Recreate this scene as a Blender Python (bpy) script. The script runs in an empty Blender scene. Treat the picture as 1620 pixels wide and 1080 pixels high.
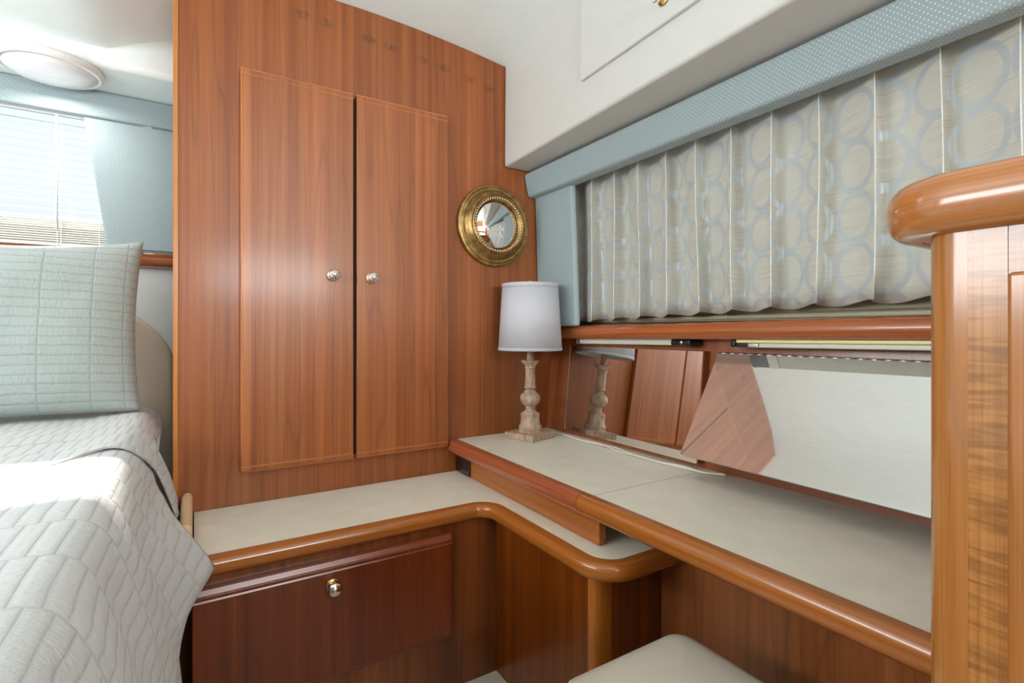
import bpy, bmesh, math, random
from mathutils import Vector, Matrix
random.seed(7)
sc = bpy.context.scene
H = 0.965                      # eye height above the cabin floor; z below is measured from the eye, H is added on linking
YAW = math.atan(503/810.)
# ---------------------------------------------------------------- camera
cd = bpy.data.cameras.new('camera'); cam = bpy.data.objects.new('camera', cd)
sc.collection.objects.link(cam); sc.camera = cam
cam.location = (0, 0, H); cam.rotation_euler = (math.pi/2, 0, -YAW)
cd.sensor_width = 36; cd.lens = 36*810/1620.; cd.shift_y = -18/1620.; cd.clip_start = .02
# ---------------------------------------------------------------- world, sun, daylight through the windows
w = bpy.data.worlds.new('world'); sc.world = w; w.use_nodes = True
bg = w.node_tree.nodes['Background']; bg.inputs[0].default_value = (.80, .89, 1, 1); bg.inputs[1].default_value = .86
def light(name, kind, loc, energy, color=(1, 1, 1), size=None, direction=None, angle=None, spread=None):
    l = bpy.data.lights.new(name, kind); l.energy = energy; l.color = color
    o = bpy.data.objects.new(name, l); sc.collection.objects.link(o)
    o.location = (loc[0], loc[1], loc[2]+H)
    if size: l.shape = 'RECTANGLE'; l.size, l.size_y = size
    if direction: o.rotation_euler = Vector(direction).to_track_quat('-Z', 'Y').to_euler()
    if angle: l.angle = math.radians(angle)
    if spread: l.spread = math.radians(spread)
    return o
light('sun', 'SUN', (0, 5, 4), 13, (1, .95, .87), direction=(.165, -1, -.735), angle=1.2)
light('daylight_aft_window', 'AREA', (.55, -1.52, .45), 34, (.94, .99, 1), (.95, .42), (0, 1, .75))
light('daylight_port_window', 'AREA', (-1.72, .9, .38), 25, (.93, .97, 1), (1.7, .5), (1, 0, .45))
light('daylight_head_window', 'AREA', (-.55, 3.1, 1.75), 30, (.92, .96, 1), (1.4, .8), (0, -1, -1.1))
sc.view_settings.view_transform = 'Standard'; sc.view_settings.look = 'None'
sc.view_settings.gamma = 1; sc.view_settings.use_curve_mapping = False
sc.view_settings.exposure = 0.46

# ================================================================ node helpers / materials
def srgb(r, g, b):
    f = lambda c: (c/255./12.92) if c/255. <= .04045 else ((c/255.+.055)/1.055)**2.4
    return (f(r), f(g), f(b), 1)
class NT:
    def __init__(s, name):
        s.m = bpy.data.materials.new(name); s.m.use_nodes = True
        s.t = s.m.node_tree; s.b = s.t.nodes['Principled BSDF']; s.L = s.t.links
    def n(s, typ, ins=None, **kw):
        nd = s.t.nodes.new('ShaderNode'+typ)
        for k, v in kw.items(): setattr(nd, k, v)
        for k, v in (ins or {}).items():
            if isinstance(v, bpy.types.NodeSocket): s.L.new(v, nd.inputs[k])
            else: nd.inputs[k].default_value = v
        return nd
    def math(s, op, a, b=None, c=None):
        nd = s.t.nodes.new('ShaderNodeMath'); nd.operation = op
        for i, v in enumerate((a, b, c)):
            if v is None: continue
            if isinstance(v, bpy.types.NodeSocket): s.L.new(v, nd.inputs[i])
            else: nd.inputs[i].default_value = v
        return nd.outputs[0]
    def mix(s, f, a, b, mode='MIX'):
        nd = s.t.nodes.new('ShaderNodeMix'); nd.data_type = 'RGBA'; nd.blend_type = mode
        for k, v in ((0, f), (6, a), (7, b)):
            if isinstance(v, bpy.types.NodeSocket): s.L.new(v, nd.inputs[k])
            else: nd.inputs[k].default_value = v
        return nd.outputs[2]
    def ramp(s, f, stops):
        nd = s.t.nodes.new('ShaderNodeValToRGB'); s.L.new(f, nd.inputs[0])
        e = nd.color_ramp.elements
        while len(e) < len(stops): e.new(.5)
        for i, (p, c) in enumerate(stops): e[i].position = p; e[i].color = c if len(c) == 4 else (*c, 1)
        return nd.outputs[0]
    def set(s, **kw):
        for k, v in kw.items():
            k = {'color': 'Base Color', 'rough': 'Roughness', 'metal': 'Metallic', 'coat': 'Coat Weight', 'coatr': 'Coat Roughness',
                 'normal': 'Normal', 'spec': 'Specular IOR Level', 'sheen': 'Sheen Weight', 'trans': 'Transmission Weight',
                 'emis': 'Emission Color', 'emst': 'Emission Strength', 'ior': 'IOR', 'alpha': 'Alpha', 'sub': 'Subsurface Weight'}[k]
            if isinstance(v, bpy.types.NodeSocket): s.L.new(v, s.b.inputs[k])
            else: s.b.inputs[k].default_value = v
        return s.m
    def bump(s, h, strength=.3, dist=.001):
        return s.n('Bump', {'Height': h, 'Strength': strength, 'Distance': dist}).outputs[0]

def plain(name, col, rough=.5, metal=0, **kw):
    t = NT(name); return t.set(color=col, rough=rough, metal=metal, **kw)

def wood(name, cols, axis='z', plank=.075, vary=.5, rough=.3, coat=.35, figure=0, knots=0, stains=(), lines=1.0, seed=0.):
    """cols: dark line, mid, light (sRGB tuples); axis: the direction the grain runs ('uv' = along U)"""
    t = NT(name)
    if axis == 'uv':
        v = t.n('UVMap').outputs[0]; sp = t.n('SeparateXYZ', {0: v}); along, a, b = sp.outputs[0], sp.outputs[1], 0.0
    else:
        v = t.n('TexCoord').outputs['Object']; sp = t.n('SeparateXYZ', {0: v}); X, Y, Z = sp.outputs
        along, a, b = {'z': (Z, X, Y), 'x': (X, Y, Z), 'y': (Y, X, Z)}[axis]
    across = t.math('ADD', a, t.math('MULTIPLY', b, .93) if not isinstance(b, float) else 0.0)
    pid = t.math('FLOOR', t.math('DIVIDE', t.math('ADD', across, 3.3+seed), plank))
    wn = t.n('TexWhiteNoise', {'W': pid}, noise_dimensions='1D').outputs[0]
    off = t.math('MULTIPLY', wn, 7.0)
    def nz(sa, sx, det=2, rough_=.5, dist=0.):
        c = t.n('CombineXYZ', {0: t.math('MULTIPLY', across, sx), 1: t.math('ADD', t.math('MULTIPLY', along, sa), off), 2: seed})
        return t.n('TexNoise', {'Vector': c.outputs[0], 'Scale': 1.0, 'Detail': det, 'Roughness': rough_, 'Distortion': dist}).outputs[0]
    fib = nz(3.5, 520, 2, .6)
    mid = nz(.35, 42, 4, .6)
    cath = nz(.55, 13, 1, .35)
    ring = t.math('PINGPONG', t.math('MULTIPLY', cath, 7.0), .5)
    ringl = t.math('POWER', t.math('SUBTRACT', 1.0, t.math('MULTIPLY', ring, 2.0)), 9.0)       # thin dark growth lines
    base = t.ramp(mid, [(.22, srgb(*cols[0])), (.5, srgb(*cols[1])), (.80, srgb(*cols[2]))])
    c = t.mix(t.math('MULTIPLY', ringl, .30*lines), base, srgb(*[x*.55 for x in cols[0]]))
    c = t.mix(.34, c, t.ramp(fib, [(.34, (.45, .40, .38)), (.60, (1.08, 1.08, 1.08))]), 'MULTIPLY')
    pv = t.math('ADD', 1-vary*.5, t.math('MULTIPLY', wn, vary))
    hsv = t.n('HueSaturation', {'Color': c, 'Value': pv, 'Saturation': 1.06})
    c = hsv.outputs[0]
    if figure:
        cf = t.n('CombineXYZ', {0: t.math('MULTIPLY', across, 22), 1: t.math('MULTIPLY', along, 150), 2: seed})
        fg = t.n('TexNoise', {'Vector': cf.outputs[0], 'Scale': 1.0, 'Detail': 1.5, 'Distortion': .8}).outputs[0]
        c = t.mix(figure, c, t.ramp(fg, [(.36, (.62, .55, .5)), (.6, (1.12, 1.1, 1.05))]), 'MULTIPLY')
    if knots:
        vx = t.n('TexVoronoi', {'Vector': t.n('CombineXYZ', {0: t.math('MULTIPLY', across, 3.0), 1: t.math('MULTIPLY', along, 2.2), 2: seed}).outputs[0], 'Scale': 1.0}).outputs['Distance']
        c = t.mix(t.ramp(vx, [(.015, (knots,)*3), (.06, (0, 0, 0))]), c, srgb(*[x*.4 for x in cols[0]]))
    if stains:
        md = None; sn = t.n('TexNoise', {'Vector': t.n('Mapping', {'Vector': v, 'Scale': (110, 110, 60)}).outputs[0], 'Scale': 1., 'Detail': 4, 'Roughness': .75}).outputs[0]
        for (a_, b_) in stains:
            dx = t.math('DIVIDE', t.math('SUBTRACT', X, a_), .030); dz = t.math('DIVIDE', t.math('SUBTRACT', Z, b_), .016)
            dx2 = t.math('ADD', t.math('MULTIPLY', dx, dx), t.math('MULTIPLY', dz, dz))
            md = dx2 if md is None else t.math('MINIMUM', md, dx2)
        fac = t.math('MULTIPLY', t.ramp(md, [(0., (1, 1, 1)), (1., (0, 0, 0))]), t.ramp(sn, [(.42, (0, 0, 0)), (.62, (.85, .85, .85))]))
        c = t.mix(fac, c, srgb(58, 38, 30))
    return t.set(color=c, rough=rough, coat=coat, coatr=.16, normal=t.bump(fib, .10, .0006))

M = {}
W_RED = ((125, 68, 37), (151, 88, 51), (168, 107, 65))
W_DARK = ((88, 46, 26), (118, 66, 38), (150, 90, 54))
W_GOLD = ((170, 104, 52), (198, 130, 72), (220, 156, 98))
W_RAIL = ((134, 72, 46), (170, 98, 62), (194, 122, 82))
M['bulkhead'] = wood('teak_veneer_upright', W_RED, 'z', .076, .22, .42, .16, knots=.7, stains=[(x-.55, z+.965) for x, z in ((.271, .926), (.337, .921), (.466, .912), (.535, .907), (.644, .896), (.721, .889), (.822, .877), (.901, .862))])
M['door'] = wood('teak_veneer_door', ((134, 74, 43), (162, 97, 59), (178, 117, 74)), 'z', .068, .20, .40, .18, seed=1.7)
M['lip_x'] = wood('teak_lipping_x', ((172, 102, 62), (196, 124, 80), (214, 146, 100)), 'x', .4, .1, .3, .3)
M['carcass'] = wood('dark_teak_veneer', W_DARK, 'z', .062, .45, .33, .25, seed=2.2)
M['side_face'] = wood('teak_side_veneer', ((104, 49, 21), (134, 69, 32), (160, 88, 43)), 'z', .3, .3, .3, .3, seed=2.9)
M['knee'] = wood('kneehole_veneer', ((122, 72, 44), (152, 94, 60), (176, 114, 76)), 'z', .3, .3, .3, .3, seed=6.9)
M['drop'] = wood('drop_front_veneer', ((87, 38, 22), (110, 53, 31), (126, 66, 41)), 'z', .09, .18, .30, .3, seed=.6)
M['drop_lip'] = wood('drop_front_lipping', ((108, 52, 32), (133, 69, 45), (149, 84, 56)), 'x', .4, .1, .3, .3, seed=.6)
M['side_y'] = wood('teak_board_y', ((142, 81, 42), (163, 100, 56), (177, 117, 69)), 'y', .3, .12, .32, .3, lines=.3, seed=.9)
M['hull'] = wood('hull_panel_veneer', ((124, 68, 42), (154, 92, 60), (178, 114, 78)), 'z', .3, .15, .3, .3, lines=.5, seed=3.1)
M['hull_y'] = wood('hull_strip_veneer', ((136, 76, 48), (164, 98, 66), (186, 120, 84)), 'y', .3, .15, .3, .3, lines=.5, seed=3.3)
M['nose'] = wood('teak_nosing', ((144, 81, 40), (166, 101, 54), (179, 120, 70)), 'uv', .5, .1, .2, .45, lines=.4, seed=.4)
M['nose_red'] = wood('red_teak_nosing', ((128, 66, 46), (160, 90, 64), (182, 114, 84)), 'uv', .5, .1, .24, .4, lines=.5, seed=.8)
M['rail'] = wood('sill_rail_teak', W_RAIL, 'uv', .5, .1, .2, .5, lines=.8, seed=1.1)
M['gold_nose'] = wood('golden_nosing', ((160, 100, 58), (186, 124, 78), (206, 148, 100)), 'uv', .5, .12, .16, .7, lines=.8, seed=2.5)
M['gold'] = wood('golden_teak', ((154, 95, 53), (177, 119, 70), (191, 139, 89)), 'z', .16, .12, .18, .6, lines=.5, seed=4.0)
M['figured'] = wood('figured_teak', ((144, 91, 50), (171, 117, 70), (187, 138, 87)), 'z', .3, .1, .2, .5, figure=.75, lines=.2, seed=4.4)
M['post'] = wood('corner_post_teak', ((164, 96, 46), (190, 120, 64), (208, 142, 84)), 'z', .3, .1, .28, .3, lines=.3, seed=5.0)

def leather(name, col, scale=900, bs=.25, rough=.5, mottle=.06):
    t = NT(name); v = t.n('TexCoord').outputs['Object']
    n1 = t.n('TexNoise', {'Vector': v, 'Scale': scale, 'Detail': 2}).outputs[0]
    n2 = t.n('TexNoise', {'Vector': v, 'Scale': 14, 'Detail': 4, 'Roughness': .65}).outputs[0]
    d = tuple(c*(1-mottle*2.5) for c in col[:3])+(1,)
    return t.set(color=t.mix(t.ramp(n2, [(.35, (0, 0, 0)), (.65, (1, 1, 1))]), d, col), rough=rough, normal=t.bump(n1, bs, .0006))
M['vinyl'] = leather('cream_vinyl', srgb(207, 207, 202), 700, .3, .55, .01)
M['ceil'] = leather('ceiling_vinyl', srgb(236, 245, 243), 500, .2, .6, .01)
M['laminate'] = leather('beige_laminate', srgb(228, 221, 203), 1200, .08, .42, .035)
M['seat'] = leather('beige_seat_vinyl', srgb(203, 196, 181), 800, .3, .45, .02)
M['pad'] = leather('beige_headboard_vinyl', srgb(226, 216, 196), 700, .3, .5, .01)
M['tan'] = leather('tan_pad_vinyl', srgb(222, 186, 146), 600, .25, .5, .01)
M['wallw'] = leather('white_wall_lining', srgb(240, 240, 238), 300, .3, .7, .01)
M['carpet'] = leather('cream_carpet', srgb(212, 200, 184), 260, .9, .95, .03)
M['dark'] = plain('dark_gap', srgb(24, 12, 8), .8)
M['black'] = plain('black_plastic', srgb(22, 22, 22), .35)
M['white_plastic'] = plain('white_plastic', srgb(236, 236, 232), .35)
M['lens'] = plain('frosted_lens', srgb(240, 242, 244), .3, coat=.3)
M['chrome'] = plain('chrome', (.78, .78, .78, 1), .12, 1)
M['nickel'] = plain('polished_nickel', (.82, .77, .74, 1), .10, 1)
M['brass'] = plain('brass', (.62, .42, .16, 1), .18, 1)
M['champagne'] = plain('champagne_metal', (.78, .70, .56, 1), .2, 1)
M['alu'] = plain('brushed_aluminium', (.72, .73, .74, 1), .35, 1)
M['steel'] = plain('hinge_steel', (.6, .6, .6, 1), .35, 1)
M['glassk'] = plain('crystal_glass', (1, 1, 1, 1), .02, trans=1., ior=1.5)
M['cord'] = plain('white_cord_rubber', srgb(226, 218, 204), .45)
M['brown_plastic'] = plain('brown_plastic', srgb(40, 24, 18), .18, coat=.5)
M['olive'] = plain('olive_frame_paint', srgb(150, 142, 112), .45)
M['cream_frame'] = plain('window_frame_cream', srgb(232, 230, 218), .4)
M['slat'] = plain('blind_slat_backlit_grey', srgb(150, 154, 160), .6)  # white slats coloured grey: their backlit shade is put into the base colour
M['olslat'] = plain('blind_slat_beige', srgb(176, 168, 140), .45)
t = NT('window_glass'); tr = t.n('BsdfTransparent'); gl = t.n('BsdfGlossy', {'Roughness': .02})
mx = t.n('MixShader', {0: .05, 1: tr.outputs[0], 2: gl.outputs[0]}); t.L.new(mx.outputs[0], t.t.nodes['Material Output'].inputs[0]); M['glass'] = t.m
M['yellow'] = plain('yellowed_lens', srgb(232, 222, 160), .35)
M['tube'] = plain('tube_light_lens', srgb(206, 206, 190), .35)

t = NT('mirror_glass'); v = t.n('TexCoord').outputs['Object']
dn = t.n('TexNoise', {'Vector': v, 'Scale': 9, 'Detail': 5, 'Roughness': .7}).outputs[0]
M['mirror'] = t.set(color=(.90, .90, .88, 1), metal=1., rough=.025)
t = NT('mirror_glass_dusty'); v = t.n('TexCoord').outputs['Object']
sc_n = t.n('TexNoise', {'Vector': t.n('Mapping', {'Vector': v, 'Scale': (40, 4, 40)}).outputs[0], 'Scale': 6, 'Detail': 4, 'Roughness': .7}).outputs[0]
M['mirror_dusty'] = t.set(color=(.84, .84, .82, 1), metal=t.math('SUBTRACT', .90, t.math('MULTIPLY', sc_n, .14)), rough=.03)

t = NT('antique_gold'); v = t.n('TexCoord').outputs['Object']
g1 = t.n('TexNoise', {'Vector': v, 'Scale': 38, 'Detail': 6, 'Roughness': .7}).outputs[0]
M['antique'] = t.set(color=t.ramp(g1, [(.30, srgb(118, 88, 48)), (.5, srgb(160, 128, 78)), (.70, srgb(192, 162, 108))]),
                     metal=.75, rough=.38, normal=t.bump(g1, .12, .0008))
M['bead'] = plain('worn_gold_beads', srgb(226, 196, 150), .35, .5)

t = NT('limed_lamp_wood'); v = t.n('TexCoord').outputs['Object']
g1 = t.n('TexNoise', {'Vector': t.n('Mapping', {'Vector': v, 'Scale': (34, 34, 12)}).outputs[0], 'Scale': 2.2, 'Detail': 7, 'Roughness': .65}).outputs[0]
M['lampwood'] = t.set(color=t.ramp(g1, [(.28, srgb(132, 104, 84)), (.5, srgb(178, 150, 128)), (.72, srgb(202, 180, 158))]), rough=.55, normal=t.bump(g1, .3, .001))

t = NT('linen_shade'); v = t.n('UVMap').outputs[0]
a = t.n('TexNoise', {'Vector': t.n('Mapping', {'Vector': v, 'Scale': (1500, 60, 1)}).outputs[0], 'Scale': 1., 'Detail': 1}).outputs[0]
b = t.n('TexNoise', {'Vector': t.n('Mapping', {'Vector': v, 'Scale': (60, 1500, 1)}).outputs[0], 'Scale': 1., 'Detail': 1}).outputs[0]
lin = t.math('ADD', a, b)
M['shade'] = t.set(color=srgb(190, 190, 196), rough=.8, normal=t.bump(lin, .3, .0006))

def dotted(name, base, dot, pitch=.0105):
    """woven fabric: small pale dots in staggered rows on grey teal"""
    t = NT(name); sp = t.n('SeparateXYZ', {0: t.n('UVMap').outputs[0]})
    u, v = sp.outputs[0], sp.outputs[1]
    r = t.math('DIVIDE', v, pitch*.5); row = t.math('FLOOR', r)
    uu = t.math('ADD', t.math('DIVIDE', u, pitch), t.math('MULTIPLY', t.math('MODULO', row, 2.0), .5))
    fu = t.math('SUBTRACT', t.math('FRACT', uu), .5); fv = t.math('MULTIPLY', t.math('SUBTRACT', t.math('FRACT', r), .5), .5)
    d = t.math('SQRT', t.math('ADD', t.math('MULTIPLY', fu, fu), t.math('MULTIPLY', fv, fv)))
    m = t.ramp(d, [(.09, (1, 1, 1)), (.17, (0, 0, 0))])
    nz = t.n('TexNoise', {'Vector': t.n('UVMap').outputs[0], 'Scale': 900, 'Detail': 2}).outputs[0]
    bb = t.mix(t.ramp(nz, [(.35, (0, 0, 0)), (.65, (1, 1, 1))]), tuple(c*.78 for c in base[:3])+(1,), base)
    return t.set(color=t.mix(m, bb, dot), rough=.85, sheen=.15, normal=t.bump(t.math('ADD', nz, m), .5, .0008))
M['blue'] = dotted('dotted_teal_fabric', srgb(154, 171, 174), srgb(190, 202, 202))

def quilt(name, col, cw, ch, brick=True, swap=False, str_=.8):
    """stitched cells cw wide across, ch long, puffed between the stitch lines"""
    t = NT(name); sp = t.n('SeparateXYZ', {0: t.n('UVMap').outputs[0]})
    u, v = (sp.outputs[1], sp.outputs[0]) if swap else (sp.outputs[0], sp.outputs[1])
    wob = t.n('TexNoise', {'Vector': t.n('UVMap').outputs[0], 'Scale': 9, 'Detail': 2}).outputs[0]
    wob = t.math('MULTIPLY', t.math('SUBTRACT', wob, .5), .007)
    u = t.math('ADD', u, wob); v = t.math('ADD', v, wob)
    rv = t.math('DIVIDE', v, ch); row = t.math('FLOOR', rv)
    uu = t.math('DIVIDE', u, cw)
    if brick: uu = t.math('ADD', uu, t.math('MULTIPLY', t.math('MODULO', t.math('ADD', row, 40.0), 2.0), .5))
    du = t.math('MULTIPLY', t.math('SUBTRACT', .5, t.math('ABSOLUTE', t.math('SUBTRACT', t.math('FRACT', uu), .5))), cw)
    dv = t.math('MULTIPLY', t.math('SUBTRACT', .5, t.math('ABSOLUTE', t.math('SUBTRACT', t.math('FRACT', rv), .5))), ch)
    d = t.math('MINIMUM', du, dv)
    puff = t.math('POWER', t.math('MINIMUM', t.math('DIVIDE', d, .007), 1.0), .5)
    cr = t.n('TexNoise', {'Vector': t.n('Mapping', {'Vector': t.n('UVMap').outputs[0], 'Scale': (1, 2.4, 1) if not swap else (2.0, 1, 1)}).outputs[0], 'Scale': 62, 'Detail': 3, 'Roughness': .55, 'Distortion': .9}).outputs[0]
    h = t.math('ADD', puff, t.math('MULTIPLY', cr, 1.5))
    wv = t.n('TexNoise', {'Vector': t.n('UVMap').outputs[0], 'Scale': 1500, 'Detail': 1}).outputs[0]
    stitch = t.ramp(d, [(.0006, (1, 1, 1)), (.0022, (0, 0, 0))])
    c = t.mix(stitch, col, tuple(x*.80 for x in col[:3])+(1,))
    c = t.mix(t.math('MULTIPLY', wv, .12), c, (.9, .9, .88, 1))
    return t.set(color=c, rough=.85, sheen=.2, normal=t.bump(h, str_, .0028))
M['quilt'] = quilt('sage_quilted_cotton', srgb(190, 192, 191), .0245, .125, True, False, .55)
M['quilt_p'] = quilt('sage_quilted_sham', srgb(155, 167, 163), .026, .112, False, True, .5)

t = NT('ring_curtain_fabric'); uv = t.n('UVMap').outputs[0]; sp = t.n('SeparateXYZ', {0: uv}); u, v = sp.outputs[0], sp.outputs[1]
def cell(x, p, o=0.): return t.math('MULTIPLY', t.math('SUBTRACT', t.math('FRACT', t.math('ADD', t.math('DIVIDE', x, p), o)), .5), p)
cu, cv = cell(u, .113), cell(v, .104, .25)
d = t.math('SQRT', t.math('ADD', t.math('MULTIPLY', cu, cu), t.math('MULTIPLY', cv, cv)))
ringm = t.math('MULTIPLY', t.math('LESS_THAN', d, .0560), t.math('GREATER_THAN', d, .0425))
st = t.n('TexNoise', {'Vector': t.n('Mapping', {'Vector': uv, 'Scale': (7, 420, 1)}).outputs[0], 'Scale': 1., 'Detail': 3, 'Roughness': .6}).outputs[0]
bc = t.ramp(st, [(.28, srgb(194, 190, 177)), (.42, srgb(212, 210, 198)), (.62, srgb(222, 220, 210))])
rc = t.ramp(st, [(.3, srgb(206, 213, 214)), (.6, srgb(217, 223, 225))])
cc = t.mix(ringm, bc, rc)
t.set(color=cc, rough=t.math('SUBTRACT', .75, t.math('MULTIPLY', ringm, .28)), spec=.3, metal=t.math('MULTIPLY', ringm, .3), sheen=.2, normal=t.bump(st, .25, .0006))
tr = t.n('BsdfTranslucent', {'Color': cc}); mx = t.n('MixShader', {0: .18, 1: t.b.outputs[0], 2: tr.outputs[0]})
t.L.new(mx.outputs[0], t.t.nodes['Material Output'].inputs[0]); M['curtain'] = t.m

# ================================================================ object helpers
C = sc.collection
def link(name, me_or_none, parent=None):
    o = bpy.data.objects.new(name, me_or_none); C.objects.link(o)
    if parent: o.parent = parent
    return o
def wloc(o):
    v = Vector((0, 0, 0))
    while o: v += o.location; o = o.parent
    return v
def tag(o, label=None, cat=None, group=None, kind=None):
    if label: o['label'] = label
    if cat: o['category'] = cat
    if group: o['group'] = group
    if kind: o['kind'] = kind
    return o
def thing(name, label, cat, loc, group=None):
    o = link(name, None); o.location = (loc[0], loc[1], loc[2]+H); o.empty_display_size = .05
    return tag(o, label, cat, group)
def put(name, bm, mat, parent=None, bevel=0, seg=2, smooth=False, solid=0, recalc=True, label=None, sharp=0, sub=0):
    if recalc: bmesh.ops.recalc_face_normals(bm, faces=bm.faces[:])
    base = wloc(parent)
    for v in bm.verts: v.co = v.co + Vector((0, 0, H)) - base
    me = bpy.data.meshes.new(name); bm.to_mesh(me); bm.free()
    mats = mat if isinstance(mat, (list, tuple)) else [mat]
    for m_ in mats: me.materials.append(m_)
    o = link(name, me, parent)
    if smooth:
        for p in me.polygons: p.use_smooth = True
        if sharp: me.set_sharp_from_angle(angle=math.radians(sharp))
    if sub: s = o.modifiers.new('s', 'SUBSURF'); s.levels = s.render_levels = sub
    if solid: s = o.modifiers.new('t', 'SOLIDIFY'); s.thickness = solid; s.offset = 0
    if bevel:
        b_ = o.modifiers.new('b', 'BEVEL'); b_.width = bevel; b_.segments = seg; b_.limit_method = 'ANGLE'; b_.angle_limit = math.radians(35)
        for p in me.polygons: p.use_smooth = True
        w_ = o.modifiers.new('w', 'WEIGHTED_NORMAL'); w_.keep_sharp = False
    if label: o['label'] = label
    return o
def struct(name, bm, mat, **kw): return tag(put(name, bm, mat, **kw), kind='structure')
def BM(): return bmesh.new()
def box(x0, x1, y0, y1, z0, z1, bm=None, uvs=False):
    bm = bm or BM()
    vs = [bm.verts.new((x, y, z)) for x in (x0, x1) for y in (y0, y1) for z in (z0, z1)]
    for f in ((0, 1, 3, 2), (4, 6, 7, 5), (0, 4, 5, 1), (2, 3, 7, 6), (0, 2, 6, 4), (1, 5, 7, 3)): bm.faces.new([vs[i] for i in f])
    return bm
def hexa(b4, t4, bm=None):
    """solid from four bottom and four top points"""
    bm = bm or BM()
    a = [bm.verts.new(p) for p in b4]; c = [bm.verts.new(p) for p in t4]
    bm.faces.new(a[::-1]); bm.faces.new(c)
    for i in range(4): bm.faces.new((a[i], a[(i+1) % 4], c[(i+1) % 4], c[i]))
    return bm
def boxuv(bm):
    """box-projected UVs in metres"""
    uv = bm.loops.layers.uv.verify(); bm.normal_update()
    for f in bm.faces:
        n = f.normal; ax = max(range(3), key=lambda i: abs(n[i]))
        for l in f.loops:
            c = l.vert.co; l[uv].uv = {0: (c.y, c.z), 1: (c.x, c.z), 2: (c.y, c.x)}[ax]
    return bm
def sweep(path, prof, bm=None, closed_prof=True, caps=True):
    """path: list of xyz, prof: (n outward to the right of travel, z up)"""
    bm = bm or BM(); P = [Vector(p) for p in path]; rings = []; L = 0; us = []
    for i, p in enumerate(P):
        d1 = (P[i]-P[i-1]).normalized() if i else None
        d2 = (P[i+1]-P[i]).normalized() if i < len(P)-1 else None
        if d1 is None: T = d2; k = 1
        elif d2 is None: T = d1; k = 1
        else: T = (d1+d2).normalized(); k = 1/max(.3, T.dot(d1))
        N = Vector((T.y, -T.x, 0)).normalized()*k
        if i: L += (P[i]-P[i-1]).length
        us.append(L)
        rings.append([bm.verts.new(p + N*a + Vector((0, 0, b))) for a, b in prof])
    vs = [0]
    for j in range(len(prof)):
        q = prof[(j+1) % len(prof)]; vs.append(vs[-1]+math.hypot(q[0]-prof[j][0], q[1]-prof[j][1]))
    uv = bm.loops.layers.uv.verify(); n = len(prof)
    for i in range(len(rings)-1):
        for j in range(n if closed_prof else n-1):
            f = bm.faces.new((rings[i][j], rings[i+1][j], rings[i+1][(j+1) % n], rings[i][(j+1) % n]))
            for l, (a, b) in zip(f.loops, ((us[i], vs[j]), (us[i+1], vs[j]), (us[i+1], vs[j+1]), (us[i], vs[j+1]))): l[uv].uv = (a, b)
    if caps and closed_prof:
        for r in (rings[0][::-1], rings[-1]):
            f = bm.faces.new(r)
            for l in f.loops: l[uv].uv = (l.vert.co.x+l.vert.co.y, l.vert.co.z)
    return bm
def nose_prof(w, t, n=9, ins=0.0):
    """half-round nosing: from the laminate edge (0,0) out to w and back under, t thick"""
    pts = [(-ins, 0)]
    for k in range(n+1):
        a = math.pi/2 - math.pi*k/n
        ca, sa = math.cos(a), math.sin(a)
        pts.append((w-t/2*.8 + .8*t/2*abs(ca)**.8*(1 if ca > 0 else -1), -t/2 + t/2*abs(sa)**.9*(1 if sa > 0 else -1)))
    pts.append((-ins, -t))
    return pts
def lathe(prof, c, axis='z', seg=32, bm=None, capt=True):
    """prof: (radius, height) bottom to top"""
    bm = bm or BM(); rings = []; uv = bm.loops.layers.uv.verify(); c = Vector(c)
    def P(r, h, a):
        x, y = r*math.cos(a), r*math.sin(a)
        return c + Vector({'z': (x, y, h), 'y': (x, -h, y), 'x': (-h, x, y), '-y': (x, h, y)}[axis])
    for r, h in prof: rings.append([bm.verts.new(P(max(r, 1e-5), h, 2*math.pi*k/seg)) for k in range(seg)])
    L = 0
    for i in range(len(prof)-1):
        dl = math.hypot(prof[i+1][0]-prof[i][0], prof[i+1][1]-prof[i][1])
        for k in range(seg):
            f = bm.faces.new((rings[i][k], rings[i][(k+1) % seg], rings[i+1][(k+1) % seg], rings[i+1][k]))
            r0 = max(p[0] for p in prof)*2*math.pi/seg
            for l, q in zip(f.loops, ((k*r0, L), ((k+1)*r0, L), ((k+1)*r0, L+dl), (k*r0, L+dl))): l[uv].uv = q
        L += dl
    if capt: bm.faces.new(rings[0][::-1]); bm.faces.new(rings[-1])
    return bm
def tube(pts, r, bm=None, seg=8):
    bm = bm or BM(); P = [Vector(p) for p in pts]; rings = []; uv = bm.loops.layers.uv.verify()
    up = Vector((0, 0, 1))
    for i, p in enumerate(P):
        T = (P[min(i+1, len(P)-1)]-P[max(i-1, 0)]).normalized()
        A = T.cross(up); A = A.normalized() if A.length > 1e-3 else Vector((1, 0, 0)); B = T.cross(A).normalized()
        rings.append([bm.verts.new(p+A*r*math.cos(2*math.pi*k/seg)+B*r*math.sin(2*math.pi*k/seg)) for k in range(seg)])
    for i in range(len(rings)-1):
        for k in range(seg): bm.faces.new((rings[i][k], rings[i][(k+1) % seg], rings[i+1][(k+1) % seg], rings[i+1][k]))
    bm.faces.new(rings[0][::-1]); bm.faces.new(rings[-1])
    return bm
def smooth_path(pts, n=8):
    """Catmull-Rom through the points"""
    P = [Vector(p) for p in pts]; P = [P[0]*2-P[1]]+P+[P[-1]*2-P[-2]]; out = []
    for i in range(1, len(P)-2):
        for k in range(n):
            s = k/n; a, b, c_, d_ = P[i-1:i+3]
            out.append(.5*((2*b)+(c_-a)*s+(2*a-5*b+4*c_-d_)*s*s+(3*b-a-3*c_+d_)*s**3))
    return out+[P[-2]]
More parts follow.
